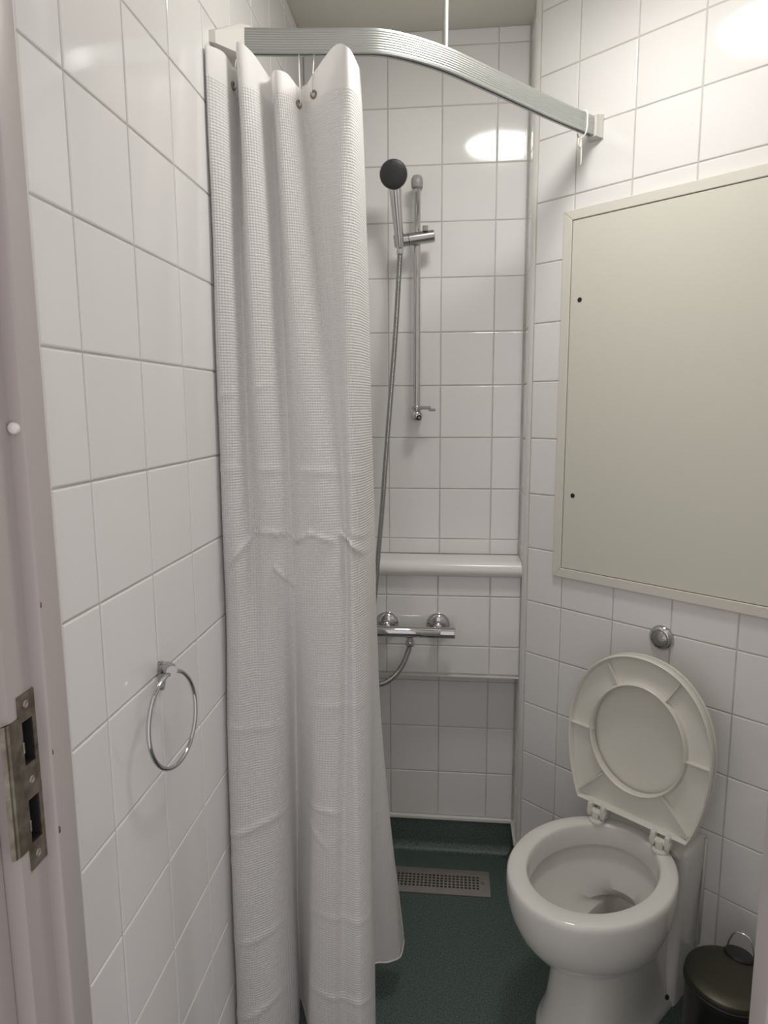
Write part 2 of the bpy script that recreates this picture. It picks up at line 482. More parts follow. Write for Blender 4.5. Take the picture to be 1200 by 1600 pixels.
# lip rolling over the edge towards the hall
lip = [(0.6062, spx + th), (0.597, spx + th), (0.591, spx + th * 0.7), (0.587, spx - 0.001), (0.5845, spx - 0.0045), (0.5832, spx - 0.0035), (0.586, spx), (0.590, spx + 0.0001), (0.6062, spx)]
m.prism(lip, 0.9545, 1.0955, lambda u, w, z: (w, u, z))
loc_build(m, stp, 'plate', 'brass')
for z0, z1 in ((0.9575, 1.005), (1.0425, 1.089)):
    m = MB(); x0, x1, y0, y1, e2 = spx - 0.0235, spx + 0.0003, 0.6101, 0.6269, 0.0006
    m.box(x0, x0 + e2, y0, y1, z0, z1); m.box(x0, x1, y0, y0 + e2, z0, z1); m.box(x0, x1, y1 - e2, y1, z0, z1)
    m.box(x0, x1, y0, y1, z0, z0 + e2); m.box(x0, x1, y0, y1, z1 - e2, z1)
    loc_build(m, stp, 'dark_pocket_liner', 'pocket')  # liner painted dark as if deep in shade
    m = MB().rbox(spx - 0.002, spx + 0.003, 0.6082, 0.6106, z0 + 0.014, z0 + 0.026, 0.0006, 1)
    loc_build(m, stp, 'tongue', 'brass')
for z in (1.1055, 1.0240, 0.9420):
    m = MB().lathe([(0.0042, 0), (0.0042, 0.0008), (0.0030, 0.0014), (0.0016, 0.0006), (0.0004, 0.0004)], (spx + th - 0.0003, 0.6180, z), (1, 0, 0), 16)
    loc_build(m, stp, 'screw', 'steel', AUTO)
# white door buffer pin
m = MB().lathe([(0.0055, -0.001), (0.006, 0.002), (0.0052, 0.0045), (0.003, 0.006), (0.0003, 0.0065)], (-0.4245, 0.633, 1.3815), (0, -1, 0), 20)
m.add([(-0.4245 - 0.004, 0.6275, 1.386), (-0.4245 - 0.006, 0.629, 1.3875), (-0.4245 - 0.005, 0.631, 1.3845)], [(0, 1, 2)])
o = m.build('door_buffer', 'hook', auto=AUTO); tag(o, 'small white rubber door buffer on the left door frame', 'door buffer')

# ------------------------------------------------------------------ curtain rail
def rail_z(s): return 2.058 - 0.010 * s          # centre height, falls a little to the right
rp = [(XL + 0.006, 1.333), (-0.36, 1.341), (-0.309, 1.347), (-0.25, 1.352), (-0.19, 1.357), (-0.145, 1.363), (-0.10, 1.384), (-0.055, 1.415), (-0.02, 1.444), (0.02, 1.484), (0.0805, 1.547), (0.14, 1.610), (0.201, 1.674), (0.26, 1.733), (0.322, 1.792)]
path = crom([(x, y, 0) for x, y in rp], 24)
# end against the angled wall plane
rails = MB(); rings = []
prof = []
hh = 0.0205; wv = 0.0075
for i in range(21):
    z = -hh + 2 * hh * i / 20
    ridge = 0.0007 * (1 if i % 2 else 0) if 2 <= i <= 18 else 0
    prof.append((-wv + ridge - 0.0012 * math.cos(z / hh * PI / 2), z))
prof += [(wv, hh), (wv, -hh), (0.0025, -hh), (0.0025, -hh + 0.006), (-0.0025, -hh + 0.006), (-0.0025, -hh)]
N_ = len(path); L_ = 0
for i, p in enumerate(path):
    t = path[min(i + 1, N_ - 1)] - path[max(i - 1, 0)]; t.normalize()
    nrm = Vector((-t.y, t.x, 0))          # away from the camera
    if i: L_ += (path[i] - path[i - 1]).length
    zc = rail_z(L_)
    rings.append([Vector((p.x, p.y, zc)) + nrm * a + Z3 * b2 for a, b2 in prof])
rail = empty('curtain_rail', (XL, 1.335, 2.058)); tag(rail, 'ribbed aluminium shower curtain rail bending from the left wall to the angled wall', 'curtain rail')
rails.loft(rings)
loc_build(rails, rail, 'rail_bar', 'alu', math.radians(14))
# left wall bracket (tapered cap)
def hull(points):
    bm = bmesh.new()
    for p in points: bm.verts.new(p)
    bmesh.ops.convex_hull(bm, input=bm.verts)
    loose = [v for v in bm.verts if not v.link_faces]
    bmesh.ops.delete(bm, geom=loose, context='VERTS')
    bmesh.ops.dissolve_limit(bm, angle_limit=0.02, verts=bm.verts, edges=bm.edges)
    bm.verts.index_update()
    m = MB().add([v.co.copy() for v in bm.verts], [tuple(q.index for q in f.verts) for f in bm.faces]); bm.free(); return m
m = hull([(XL, 1.256, 2.022), (XL, 1.256, 2.040), (XL, 1.378, 2.030), (XL, 1.378, 2.104), (XL + 0.010, 1.262, 2.022), (XL + 0.010, 1.262, 2.042),
          (XL + 0.027, 1.321, 2.030), (XL + 0.036, 1.326, 2.083), (XL + 0.052, 1.352, 2.088), (XL + 0.052, 1.366, 2.090), (XL + 0.052, 1.366, 2.034), (XL + 0.052, 1.352, 2.034), (XL + 0.04, 1.366, 2.101), (XL + 0.01, 1.37, 2.104)])
loc_build(m, rail, 'wall_bracket', 'rail_end')
# right wall bracket
re = path[-1]; sdist = (re - GO).dot(GD)
ze = rail_z(L_)
m = MB()
def gq(n, ds, dz, ds2=None): 
    c0 = GO + GD * sdist + GN * n + Z3 * ze
    return [c0 - GD * ds - Z3 * dz, c0 + GD * ds - Z3 * dz, c0 + GD * ds + Z3 * dz, c0 - GD * ds + Z3 * dz]
m.loft([gq(0.0, 0.018, 0.026), gq(0.004, 0.018, 0.026), gq(0.014, 0.0135, 0.0240), gq(0.022, 0.0125, 0.0232)])
loc_build(m, rail, 'wall_bracket', 'rail_end')
# ceiling support rod
m = MB().cyl((-0.0265, 1.440, 2.07), (-0.0265, 1.440, CEIL), 0.0048, 16)
loc_build(m, rail, 'ceiling_rod', 'alu', AUTO)

# ------------------------------------------------------------------ shower curtain
BOT = [(-.395, 1.335), (-.423, 1.25), (-.4245, 1.175), (-.398, 1.155), (-.365, 1.165), (-.335, 1.200), (-.3215, 1.255), (-.334, 1.335), (-.302, 1.275), (-.285, 1.222), (-.238, 1.203), (-.216, 1.213), (-.175, 1.207), (-.153, 1.25), (-.173, 1.340), (-.182, 1.425), (-.145, 1.440), (-.118, 1.465), (-.114, 1.515)]
MID = [(-.405, 1.36), (-.4235, 1.28), (-.4245, 1.213), (-.398, 1.200), (-.375, 1.220), (-.350, 1.217), (-.322, 1.226), (-.302, 1.237), (-.279, 1.230), (-.246, 1.228), (-.214, 1.238), (-.200, 1.252), (-.187, 1.248), (-.172, 1.290), (-.166, 1.345), (-.163, 1.395), (-.172, 1.430), (-.205, 1.440), (-.255, 1.425)]
TOP = [(-.395, 1.372), (-.422, 1.300), (-.4245, 1.228), (-.4050, 1.262), (-.3990, 1.318), (-.3860, 1.272), (-.3640, 1.290), (-.3470, 1.345), (-.3280, 1.300), (-.3060, 1.315), (-.2870, 1.352), (-.2620, 1.338), (-.2180, 1.306), (-.1930, 1.300), (-.1840, 1.335), (-.1860, 1.395), (-.2100, 1.420), (-.2600, 1.400), (-.3000, 1.415)]
ZT = [2.02, 2.01, 2.000, 2.006, 1.998, 2.026, 2.018, 2.000, 1.992, 1.990, 1.978, 2.000, 2.028, 2.020, 2.012, 2.02, 2.01, 2.01, 2.01]
ZB = 0.10
PER = 26
sb, sm, st_ = crom([(x, y, 0) for x, y in BOT], PER), crom([(x, y, 0) for x, y in MID], PER), crom([(x, y, ZT[i]) for i, (x, y) in enumerate(TOP)], PER)
NU = len(sb); NVv = 320
ridges = []
def pxw(px, py, y=1.225):
    d = cf + cr * ((px - 600) / 1078.24) - cu * ((py - 800) / 1078.24)
    t = y / d.y; return (d.x * t, 1.40 + d.z * t)
# creases left by the packaging: (start, end, amplitude, width) as measured points on the cloth
for a, b2, amp, wd_ in (((398, 831), (361, 887), .0042, .007), ((398, 831), (452, 836), .0035, .006), ((456, 850), (483, 835), .0045, .006), ((483, 835), (520, 850), .003, .006),
                        ((530, 838), (568, 880), .0050, .007), ((548, 838), (590, 862), .003, .007), ((430, 888), (458, 916), .0045, .007), ((349, 1284), (465, 1262), .0040, .008),
                        ((467, 1256), (530, 1268), .0040, .008), ((467, 1280), (512, 1318), .0040, .008), ((352, 1300), (375, 1325), .003, .008), ((350, 1120), (460, 1135), .0018, .010), ((470, 1100), (580, 1110), .0016, .010),
                        ((360, 1440), (465, 1430), .0022, .010), ((480, 1420), (585, 1440), .0018, .012), ((350, 1560), (462, 1528), .003, .010), ((484, 1540), (585, 1562), .003, .010), ((345, 730), (560, 742), .0012, .012), ((340, 620), (420, 600), .0012, .01)):
    ridges.append((pxw(*a), pxw(*b2), amp, wd_))
def ridge_disp(x, z):
    d = 0.0
    for (ax, az), (bx_, bz), amp, wd_ in ridges:
        if abs(z - (az + bz) / 2) > 0.09: continue
        vx, vz = bx_ - ax, bz - az; L2 = vx * vx + vz * vz
        t = ((x - ax) * vx + (z - az) * vz) / L2
        if t < -0.3 or t > 1.3: continue
        tt = min(max(t, 0), 1)
        q = ((x - ax - vx * tt) ** 2 + (z - az - vz * tt) ** 2) / (wd_ * wd_)
        if q < 9:
            side = (x - ax) * vz - (z - az) * vx
            d += (2.4 if z > 0.95 else 1.5) * amp * math.exp(-q * 3.0) * (0.6 + 0.4 * math.sin(PI * min(max(t, 0), 1))) * (1 if True else 0)
    return d
# arc length along the middle section for the weave
arc = [0.0]
for i in range(1, NU): arc.append(arc[-1] + (sm[i] - sm[i - 1]).length)
verts = []; faces = []; uvs = []
rnd = random.Random(3)
ph = [rnd.random() * 6.28 for _ in range(8)]
for r in range(NVv + 1):
    tv = r / NVv
    for i in range(NU):
        zt = st_[i].z
        zb = ZB + 0.006 * math.sin(i * 0.02)
        z = zb + (zt - zb) * tv
        if z < 1.05:
            q = (z - zb) / (1.05 - zb); q = q * (0.55 + 0.45 * q) if q < 1 else 1
            q = max(0.0, q)
            p = sb[i] * (1 - q) + sm[i] * q
        else:
            q = (z - 1.05) / (zt - 1.05); q = 0.5 * q + 0.5 * q * q
            p = sm[i] * (1 - q) + Vector((st_[i].x, st_[i].y, 0)) * q
        a = arc[i]
        wob = 0.0022 * math.sin(3.1 * z + 24 * a + ph[0]) * math.sin(2.2 * z + ph[1]) + 0.0014 * math.sin(9 * z + 60 * a + ph[2]) + 0.0009 * math.sin(17 * z - 40 * a + ph[3])
        y = p.y + wob
        if p.y < 1.33: y -= ridge_disp(p.x, z)
        x = max(p.x + 0.3 * wob, XL + 0.003)
        verts.append((x, y, z)); uvs.append((a, z))
for r in range(NVv):
    for i in range(NU - 1):
        q = r * NU + i
        faces.append((q, q + 1, q + NU + 1, q + NU))
me = bpy.data.meshes.new('cloth'); me.from_pydata(verts, [], faces); me.update()
ul = me.uv_layers.new(name='UVMap')
for lp in me.loops: ul.data[lp.index].uv = uvs[lp.vertex_index]
for p in me.polygons: p.use_smooth = True
me.materials.append(M['cloth'])
cur = empty('shower_curtain', (0, 0, 0)); tag(cur, 'white waffle-weave shower curtain bunched against the left wall', 'shower curtain')
link('cloth', me, cur)
hem = MB().tube([verts[i] for i in range(0, NU, 3)], 0.0019, 6); hem.build('hem', 'cloth', cur, smooth=True)
hem = MB().tube([verts[i * NU + NU - 1] for i in range(0, NVv, 4)], 0.0016, 6); hem.build('hem', 'cloth', cur, smooth=True)
top_of = lambda kf: Vector(verts[NVv * NU + min(NU - 1, int(round(kf * PER)))])
row = NVv - 8
def cloth_pt(kf, dz=0.035):
    i = min(NU - 1, int(round(kf * PER))); zt = st_[i].z
    rr = int(round((1 - dz / (zt - ZB)) * NVv))
    p = Vector(verts[rr * NU + i]); t = (Vector(verts[rr * NU + min(i + 3, NU - 1)]) - Vector(verts[rr * NU + max(i - 3, 0)])).normalized()
    n = Vector((t.y, -t.x, 0)).normalized()
    return p, n
# metal eyelets and the white hooks that carry the curtain
for q, kf in enumerate((3.55, 9.6, 10.9)):
    p, n = cloth_pt(kf)
    u = Vector((-n.y, n.x, 0)); ring = [p + n * 0.0015 + (u * math.cos(2 * PI * j / 20) + Z3 * math.sin(2 * PI * j / 20)) * 0.0058 for j in range(20)]
    MB().tube(ring, 0.0020, 8, closed=True).build('eyelet', 'eyelet', cur, smooth=True)
    k_ = min(range(len(path)), key=lambda j: (path[j].xy - p.xy).length)
    rp_ = path[k_]
    a = Vector((rp_.x + 0.3 * (p.x - rp_.x), rp_.y, rail_z(0.15) - 0.024))
    pts = [Vector((a.x, a.y, a.z + 0.008)), a, a * 0.5 + (p + n * 0.004) * 0.5 + Z3 * 0.012, p + n * 0.005 + Z3 * 0.004, p + n * 0.003 - Z3 * 0.003]
    hk = MB().tube(crom(pts, 6), 0.0011, 8)
    hk.sphere(pts[0], 0.0028, 10)
    o = hk.build('curtain_hook', 'hook', smooth=True)
    tag(o, ['white curtain hook over the eyelet nearest the left wall', 'white curtain hook in the middle of the bunched curtain', 'white curtain hook beside the broad right-hand curtain fold'][q], 'curtain hook', 'hooks carrying the shower curtain')
# spare ring at the far end of the rail
i_ = len(path) - 17
p = path[i_]; t = (path[i_ + 1] - path[i_ - 1]).normalized(); nn = Vector((-t.y, t.x, 0)); zc = rail_z(L_ - 0.03)
pts = [p - nn * 0.004 + Z3 * (zc + 0.0225), p - nn * 0.010 + Z3 * (zc + 0.022), p - nn * 0.0155 + Z3 * (zc + 0.014), p - nn * 0.016 + Z3 * zc, p - nn * 0.0155 + Z3 * (zc - 0.018), p - nn * 0.010 + Z3 * (zc - 0.030), p + nn * 0.001 + Z3 * (zc - 0.035), p + nn * 0.008 + Z3 * (zc - 0.030), p + nn * 0.010 + Z3 * (zc - 0.022)]
rg = empty('curtain_ring', (p.x, p.y, zc)); tag(rg, 'spare white plastic curtain ring hooked on the right end of the rail', 'curtain ring')
loc_build(MB().tube(crom(pts, 6), 0.0021, 10), rg, 'loop', 'hook', 3.0)
b0 = p + Z3 * (zc - 0.030)
loc_build(MB().tube(crom([b0 + Z3 * 0.006, b0 - Z3 * 0.012, b0 - Z3 * 0.024 - t * 0.002, b0 - Z3 * 0.020 - t * 0.008, b0 - Z3 * 0.006 - t * 0.009], 6), 0.0020, 10), rg, 'clip', 'hook', 3.0)
loc_build(MB().tube(crom([b0 - Z3 * 0.014, b0 - Z3 * 0.030 + t * 0.002, b0 - Z3 * 0.052 + t * 0.003, b0 - Z3 * 0.062 + t * 0.002], 6), lambda i: 0.0026 - 0.00008 * i, 10), rg, 'tail', 'hook', 3.0)

# ------------------------------------------------------------------ shower: slide bar, holder, handset, hose
BXp, BY = -0.1108, 1.978
sb_ = empty('shower_slide_bar', (BXp, BY, 1.39)); tag(sb_, 'vertical chrome shower slide bar on the tiled back wall', 'slide bar')
loc_build(MB().cyl((BXp, BY, 1.40), (BXp, BY, 1.998), 0.0098, 28), sb_, 'bar', 'chrome', AUTO)
m = MB().lathe([(0.0115, 0), (0.0155, 0.004), (0.0165, 0.014), (0.0158, 0.026), (0.011, 0.034), (0.0004, 0.037)], (BXp, BY, 1.982), (0, 0, 1), 28)
m.cyl((BXp, BY, 2.0), (BXp, YB + 0.001, 2.0), 0.011, 20)
loc_build(m, sb_, 'top_bracket', 'grey_plastic', AUTO)
m = MB().lathe([(0.0125, 0), (0.0135, 0.002), (0.0135, 0.010), (0.0115, 0.013)], (BXp, BY, 1.389), (0, 0, 1), 24)
loc_build(m, sb_, 'collar', 'chrome_soft', AUTO)
m = MB().lathe([(0.0005, -0.0075), (0.0070, -0.0065), (0.0125, -0.003), (0.0160, 0.003), (0.0172, 0.010), (0.0172, 0.020), (0.0150, 0.03), (0.0140, YB - BY + 0.018)], (BXp, BY - 0.018, 1.374), (0, 1, 0), 28)
loc_build(m, sb_, 'bottom_bracket', 'chrome', AUTO)
m = MB().lathe([(0.0078, -0.003), (0.0078, 0.0012), (0.005, 0.0016), (0.0005, 0.001)], (BXp + 0.0070, BY - 0.0215, 1.3695), (0.45, -0.85, -0.28), 20)
loc_build(m, sb_, 'screw_recess_disc', 'black_plastic', AUTO)  # raised black disc painted as the dark of a hole
# small soap hook on the lower bracket
m = MB().rbox(BXp + 0.004, BXp + 0.040, BY - 0.016, BY - 0.006, 1.392, 1.402, 0.003)
m.rbox(BXp + 0.034, BXp + 0.054, BY - 0.015, BY - 0.007, 1.387, 1.395, 0.003)
loc_build(m, sb_, 'side_lever', 'grey_plastic', AUTO)
# sliding holder
m = MB()
ax0, ax1 = Vector((-0.172, 1.955, 1.843)), Vector((-0.0635, 1.968, 1.858))
m.cyl(ax0, ax1, 0.0165, 32, 0.002)
hold = loc_build(m, sb_, 'holder', 'chrome_soft', AUTO)
m = MB(); dseg = (ax1 - ax0).normalized(); pm = ax0 + dseg * 0.040
m.cyl(pm - dseg * 0.0008, pm + dseg * 0.0008, 0.0168, 32)
loc_build(m, sb_, 'joint_ring', 'dark_face', AUTO, hold)
m = MB().cyl((-0.087, 1.955, 1.868), (-0.087, 1.953, 1.882), 0.0075, 20, 0.001)
loc_build(m, sb_, 'release_knob', 'grey_plastic', AUTO, hold)
# handset
HB = Vector((-0.1550, 1.950, 1.824)); HT = Vector((-0.166, 1.909, 1.975))
hs = empty('shower_handset', HB); tag(hs, 'chrome hand shower with round dark grey spray face in the slide bar holder', 'shower head')
hx = (HT - HB)
m = MB().tube([HB + hx * t for t in (0, .05, .3, .5, .75, .95, 1.02)], lambda i: (0.0095, 0.0115, 0.0125, 0.0135, 0.0148, 0.0160, 0.0150)[i], 28)
loc_build(m, hs, 'handle', 'chrome', AUTO)
fc = Vector((-0.1665, 1.885, 1.993)); fn = Vector((0.03, -0.92, -0.32)).normalized()
m = MB().lathe([(0.0005, -0.026), (0.018, -0.0245), (0.030, -0.017), (0.0355, -0.007), (0.0365, 0.001), (0.0345, 0.004), (0.033, 0.0035)], fc, fn, 40)
hd = loc_build(m, hs, 'head', 'chrome_soft', AUTO)
m = MB().lathe([(0.0352, 0.0015), (0.0348, 0.0045), (0.030, 0.0075), (0.018, 0.0098), (0.0005, 0.0105)], fc, fn, 40)
face = loc_build(m, hs, 'spray_face', 'dark_face', AUTO, hd)
m = MB(); uu = fn.orthogonal().normalized(); ww = fn.cross(uu)
for rr, n in ((0.007, 6), (0.014, 12), (0.021, 18), (0.028, 24)):
    for j in range(n):
        a = 2 * PI * j / n; hgt = 0.0105 - 0.0035 * (rr / 0.03) ** 2
        m.lathe([(0.0012, -0.001), (0.0010, 0.0012), (0.0003, 0.0014)], fc + uu * rr * math.cos(a) + ww * rr * math.sin(a) + fn * hgt, fn, 6)
nz = loc_build(m, hs, 'nozzles', 'dark_rub', None, hd); nz['kind'] = 'stuff'
# hose
hp = crom([(-0.1550, 1.950, 1.826), (-0.1558, 1.950, 1.80), (-0.1600, 1.943, 1.72), (-0.1665, 1.932, 1.60), (-0.1770, 1.925, 1.463), (-0.1900, 1.918, 1.30), (-0.2030, 1.908, 1.12), (-0.2130, 1.899, 1.0), (-0.2260, 1.890, 0.85), (-0.2400, 1.885, 0.72), (-0.2480, 1.884, 0.655), (-0.2400, 1.884, 0.618), (-0.2170, 1.884, 0.607), (-0.1900, 1.884, 0.616), (-0.1620, 1.885, 0.641), (-0.1400, 1.885, 0.678), (-0.1270, 1.885, 0.715), (-0.1235, 1.885, 0.740)], 40)
# resample at even steps so that the coils are even
fine = [hp[0]]; acc = 0; step = 0.00105
for i in range(1, len(hp)):
    seg = hp[i] - hp[i - 1]; L = seg.length; d = step - acc
    while d <= L:
        fine.append(hp[i - 1] + seg * (d / L)); d += step
    acc = (acc + L) % step
ho = empty('shower_hose', hp[0]); tag(ho, 'ribbed chrome shower hose hanging from the hand shower to the mixer bar', 'hose')
m = MB().tube(fine, lambda i: (0.0076, 0.0076, 0.0066, 0.0058)[i % 4], 12)
loc_build(m, ho, 'coil', 'hose', 3.0)
m = MB().cyl((-0.1550, 1.950, 1.826), (-0.1557, 1.950, 1.808), 0.0092, 20, 0.001)
loc_build(m, ho, 'end_nut', 'chrome', AUTO)

# mixer bar
vz = 0.7672; vy = 1.885
mx_ = empty('mixer_bar', (-0.1195, YBOX, vz)); tag(mx_, 'horizontal chrome thermostatic mixer bar under the white shelf', 'shower mixer')
m = MB().lathe([(0.0145, 0), (0.0160, 0.002), (0.0160, 0.205), (0.0150, 0.2065)], (-0.243, vy, vz), (1, 0, 0), 36)
loc_build(m, mx_, 'body', 'chrome', AUTO)
m = MB().lathe([(0.0150, 0), (0.0163, 0.001), (0.0163, 0.040), (0.0152, 0.0415), (0.0005, 0.0415)], (-0.0375, vy, vz), (1, 0, 0), 36)
kn = loc_build(m, mx_, 'control_knob', 'chrome', AUTO)
m = MB().lathe([(0.0150, 0), (0.0163, 0.001), (0.0163, 0.034), (0.0152, 0.0355), (0.0005, 0.0355)], (-0.2445, vy, vz), (-1, 0, 0), 36)
loc_build(m, mx_, 'control_knob', 'chrome', AUTO)
for x in (-0.1945, -0.0450):
    m = MB().lathe([(0.0335, -0.0005), (0.0345, 0.004), (0.0320, 0.010), (0.0240, 0.0160), (0.0150, 0.0190), (0.0130, 0.024)], (x, YBOX, vz + 0.0065), (0, -1, 0), 40)
    ro = loc_build(m, mx_, 'wall_rose', 'chrome', AUTO)
    m = MB().lathe([(0.0125, 0.018), (0.0125, 0.036), (0.0155, 0.037), (0.0155, 0.046), (0.012, 0.047), (0.012, 0.058)], (x, YBOX, vz + 0.0045), (0, -1, 0), 6 * 4)
    loc_build(m, mx_, 'elbow', 'chrome', AUTO, ro)
m = MB().lathe([(0.0095, 0), (0.0095, 0.010), (0.0125, 0.011), (0.0130, 0.014), (0.0130, 0.024), (0.0110, 0.027), (0.0095, 0.028)], (-0.1233, vy, vz - 0.0145), (0, 0, -1), 28)
loc_build(m, mx_, 'outlet_nut', 'chrome', AUTO)

# ------------------------------------------------------------------ floor drain
dr = empty('floor_drain', (-0.06, 1.873, 0)); tag(dr, 'rectangular steel floor drain with rows of square holes behind the curtain', 'drain')
DX0, DX1, DY0, DY1 = -0.26, 0.1145, 1.818, 1.928
pitch = 0.0118; hole = 0.0072
nx = 26; ny = 5
hx0 = DX1 - 0.030 - nx * pitch; hy0 = (DY0 + DY1) / 2 - ny * pitch / 2
xs = [DX0]; 
for i in range(nx): xs += [hx0 + i * pitch + (pitch - hole) / 2, hx0 + i * pitch + (pitch + hole) / 2]
xs.append(DX1); ys = [DY0]
for i in range(ny): ys += [hy0 + i * pitch + (pitch - hole) / 2, hy0 + i * pitch + (pitch + hole) / 2]
ys.append(DY1)
vs = []; fs = []; tz = 0.0035
for lay in (tz, 0.001):
    for y in ys:
        for x in xs: vs.append((x, y, lay))
W = len(xs); H = len(ys); off = W * H
def is_hole(i, j):
    return i % 2 == 1 and j % 2 == 1 and 0 <= i < W - 1 and 0 <= j < H - 1
for j in range(H - 1):
    for i in range(W - 1):
        a = j * W + i
        if is_hole(i, j):
            fs += [(a, a + 1, a + 1 + off, a + off), (a + 1, a + 1 + W, a + 1 + W + off, a + 1 + off), (a + 1 + W, a + W, a + W + off, a + 1 + W + off), (a + W, a, a + off, a + W + off)]
        else:
            fs.append((a, a + 1, a + 1 + W, a + W))
for i in range(W - 1): fs += [(i, i + 1, i + 1 + off, i + off), ((H - 1) * W + i, (H - 1) * W + i + 1, (H - 1) * W + i + 1 + off, (H - 1) * W + i + off)]
for j in range(H - 1): fs += [(j * W, (j + 1) * W, (j + 1) * W + off, j * W + off), (j * W + W - 1, (j + 1) * W + W - 1, (j + 1) * W + W - 1 + off, j * W + W - 1 + off)]
m = MB().add(vs, fs); loc_build(m, dr, 'grate', 'steel')
m = MB().box(DX0 + 0.004, DX1 - 0.004, DY0 + 0.004, DY1 - 0.004, 0.0003, 0.0009); loc_build(m, dr, 'dark_void_sheet', 'gap')  # thin black sheet stands in for the shaded void below the grate
m = MB().lathe([(0.0055, 0), (0.0055, 0.0012), (0.003, 0.002), (0.0005, 0.0012)], (DX1 - 0.0225, (DY0 + DY1) / 2, tz - 0.0002), (0, 0, 1), 16); loc_build(m, dr, 'screw', 'chrome_soft', AUTO)

# ------------------------------------------------------------------ access panel on the angled wall
ap = empty('access_panel', GO + GD * PAN_S0 + Z3 * PAN_Z0); tag(ap, 'large cream access panel in a mitred frame above the toilet', 'access panel')
ap_rot = ANG - PI / 2
ap.rotation_euler = (0, 0, ap_rot)
W_, H_ = PAN_S1 - PAN_S0, PAN_Z1 - PAN_Z0; FW = 0.0245
# local: x along the wall, y into the wall (so -y is towards the room), z up
def bar(p0, p1, q0, q1, name):
    # mitred bar, outer edge p0-p1, inner edge q0-q1 (x, z pairs)
    yo, yi = -0.0105, 0.0015
    c0 = 0.0016
    poly = [p0, p1, q1, q0]
    cx = sum(p[0] for p in poly) / 4; cz = sum(p[1] for p in poly) / 4
    def ins(p, k2): 
        v2 = Vector((cx - p[0], cz - p[1])); 
        dx = c0 * (1 if v2.x > 0 else -1) * 0.8; dz = c0 * (1 if v2.y > 0 else -1) * 0.8
        return (p[0] + dx * k2, p[1] + dz * k2)
    m = MB().loft([[Vector((p[0], yi, p[1])) for p in poly], [Vector((p[0], yo + 0.0012, p[1])) for p in poly], [Vector((ins(p, 1)[0], yo, ins(p, 1)[1])) for p in poly]])
    return m.build(name, 'cream_frame', ap)
g = 0.0004
bar((0, 0), (W_, 0), (FW - 0, FW), (W_ - FW, FW), 'frame_strip')
bar((0, g), (0, H_ - g), (FW - g, FW + g), (FW - g, H_ - FW - g), 'frame_strip')
bar((0, H_), (W_, H_), (FW, H_ - FW), (W_ - FW, H_ - FW), 'frame_strip')
bar((W_, g), (W_, H_ - g), (W_ - FW + g, FW + g), (W_ - FW + g, H_ - FW - g), 'frame_strip')
m = MB().rbox(FW + 0.0015, W_ - FW - 0.0015, -0.0085, 0.0015, FW + 0.0015, H_ - FW - 0.0015, 0.0008, 1)
pb = m.build('panel_board', 'cream', ap)
MB().box(FW - 0.004, W_ - FW + 0.004, -0.0030, 0.0012, FW - 0.004, H_ - FW + 0.004).build('shadow_gap', 'gap', ap)
for z in (1.6589, 1.1711):
    MB().lathe([(0.0062, 0.0), (0.0062, 0.0004), (0.0055, 0.0006), (0.0045, 0.0003), (0.0005, 0.0002)], (0.1506 - PAN_S0, -0.0085, z - PAN_Z0), (0, -1, 0), 24).build('lock_hole_disc', 'gap', pb, auto=AUTO)  # black disc on the board, coloured as the shade inside a hole

# ------------------------------------------------------------------ flush button
fb = empty('flush_button', GO + GD * 0.4015 + Z3 * 0.8515, ap_rot); tag(fb, 'round domed chrome flush button on the tiles above the toilet', 'flush button')
MB().lathe([(0.0300, -0.0005), (0.0302, 0.003), (0.0288, 0.006), (0.0255, 0.0095), (0.0205, 0.0120), (0.0200, 0.0105)], (0, 0, 0), (0, -1, 0), 40).build('escutcheon', 'chrome', fb, auto=AUTO)
b1 = MB().lathe([(0.0190, 0.006), (0.0190, 0.0125), (0.0175, 0.0150), (0.011, 0.0172), (0.0005, 0.0180)], (0, 0, 0), (0, -1, 0), 40).build('large_button', 'chrome_soft', fb, auto=AUTO)
MB().lathe([(0.0072, 0.008), (0.0072, 0.0165), (0.0060, 0.0180), (0.0005, 0.0184)], (0.0085, 0, -0.002), (0, -1, 0), 28).build('small_button', 'chrome', b1, auto=AUTO)

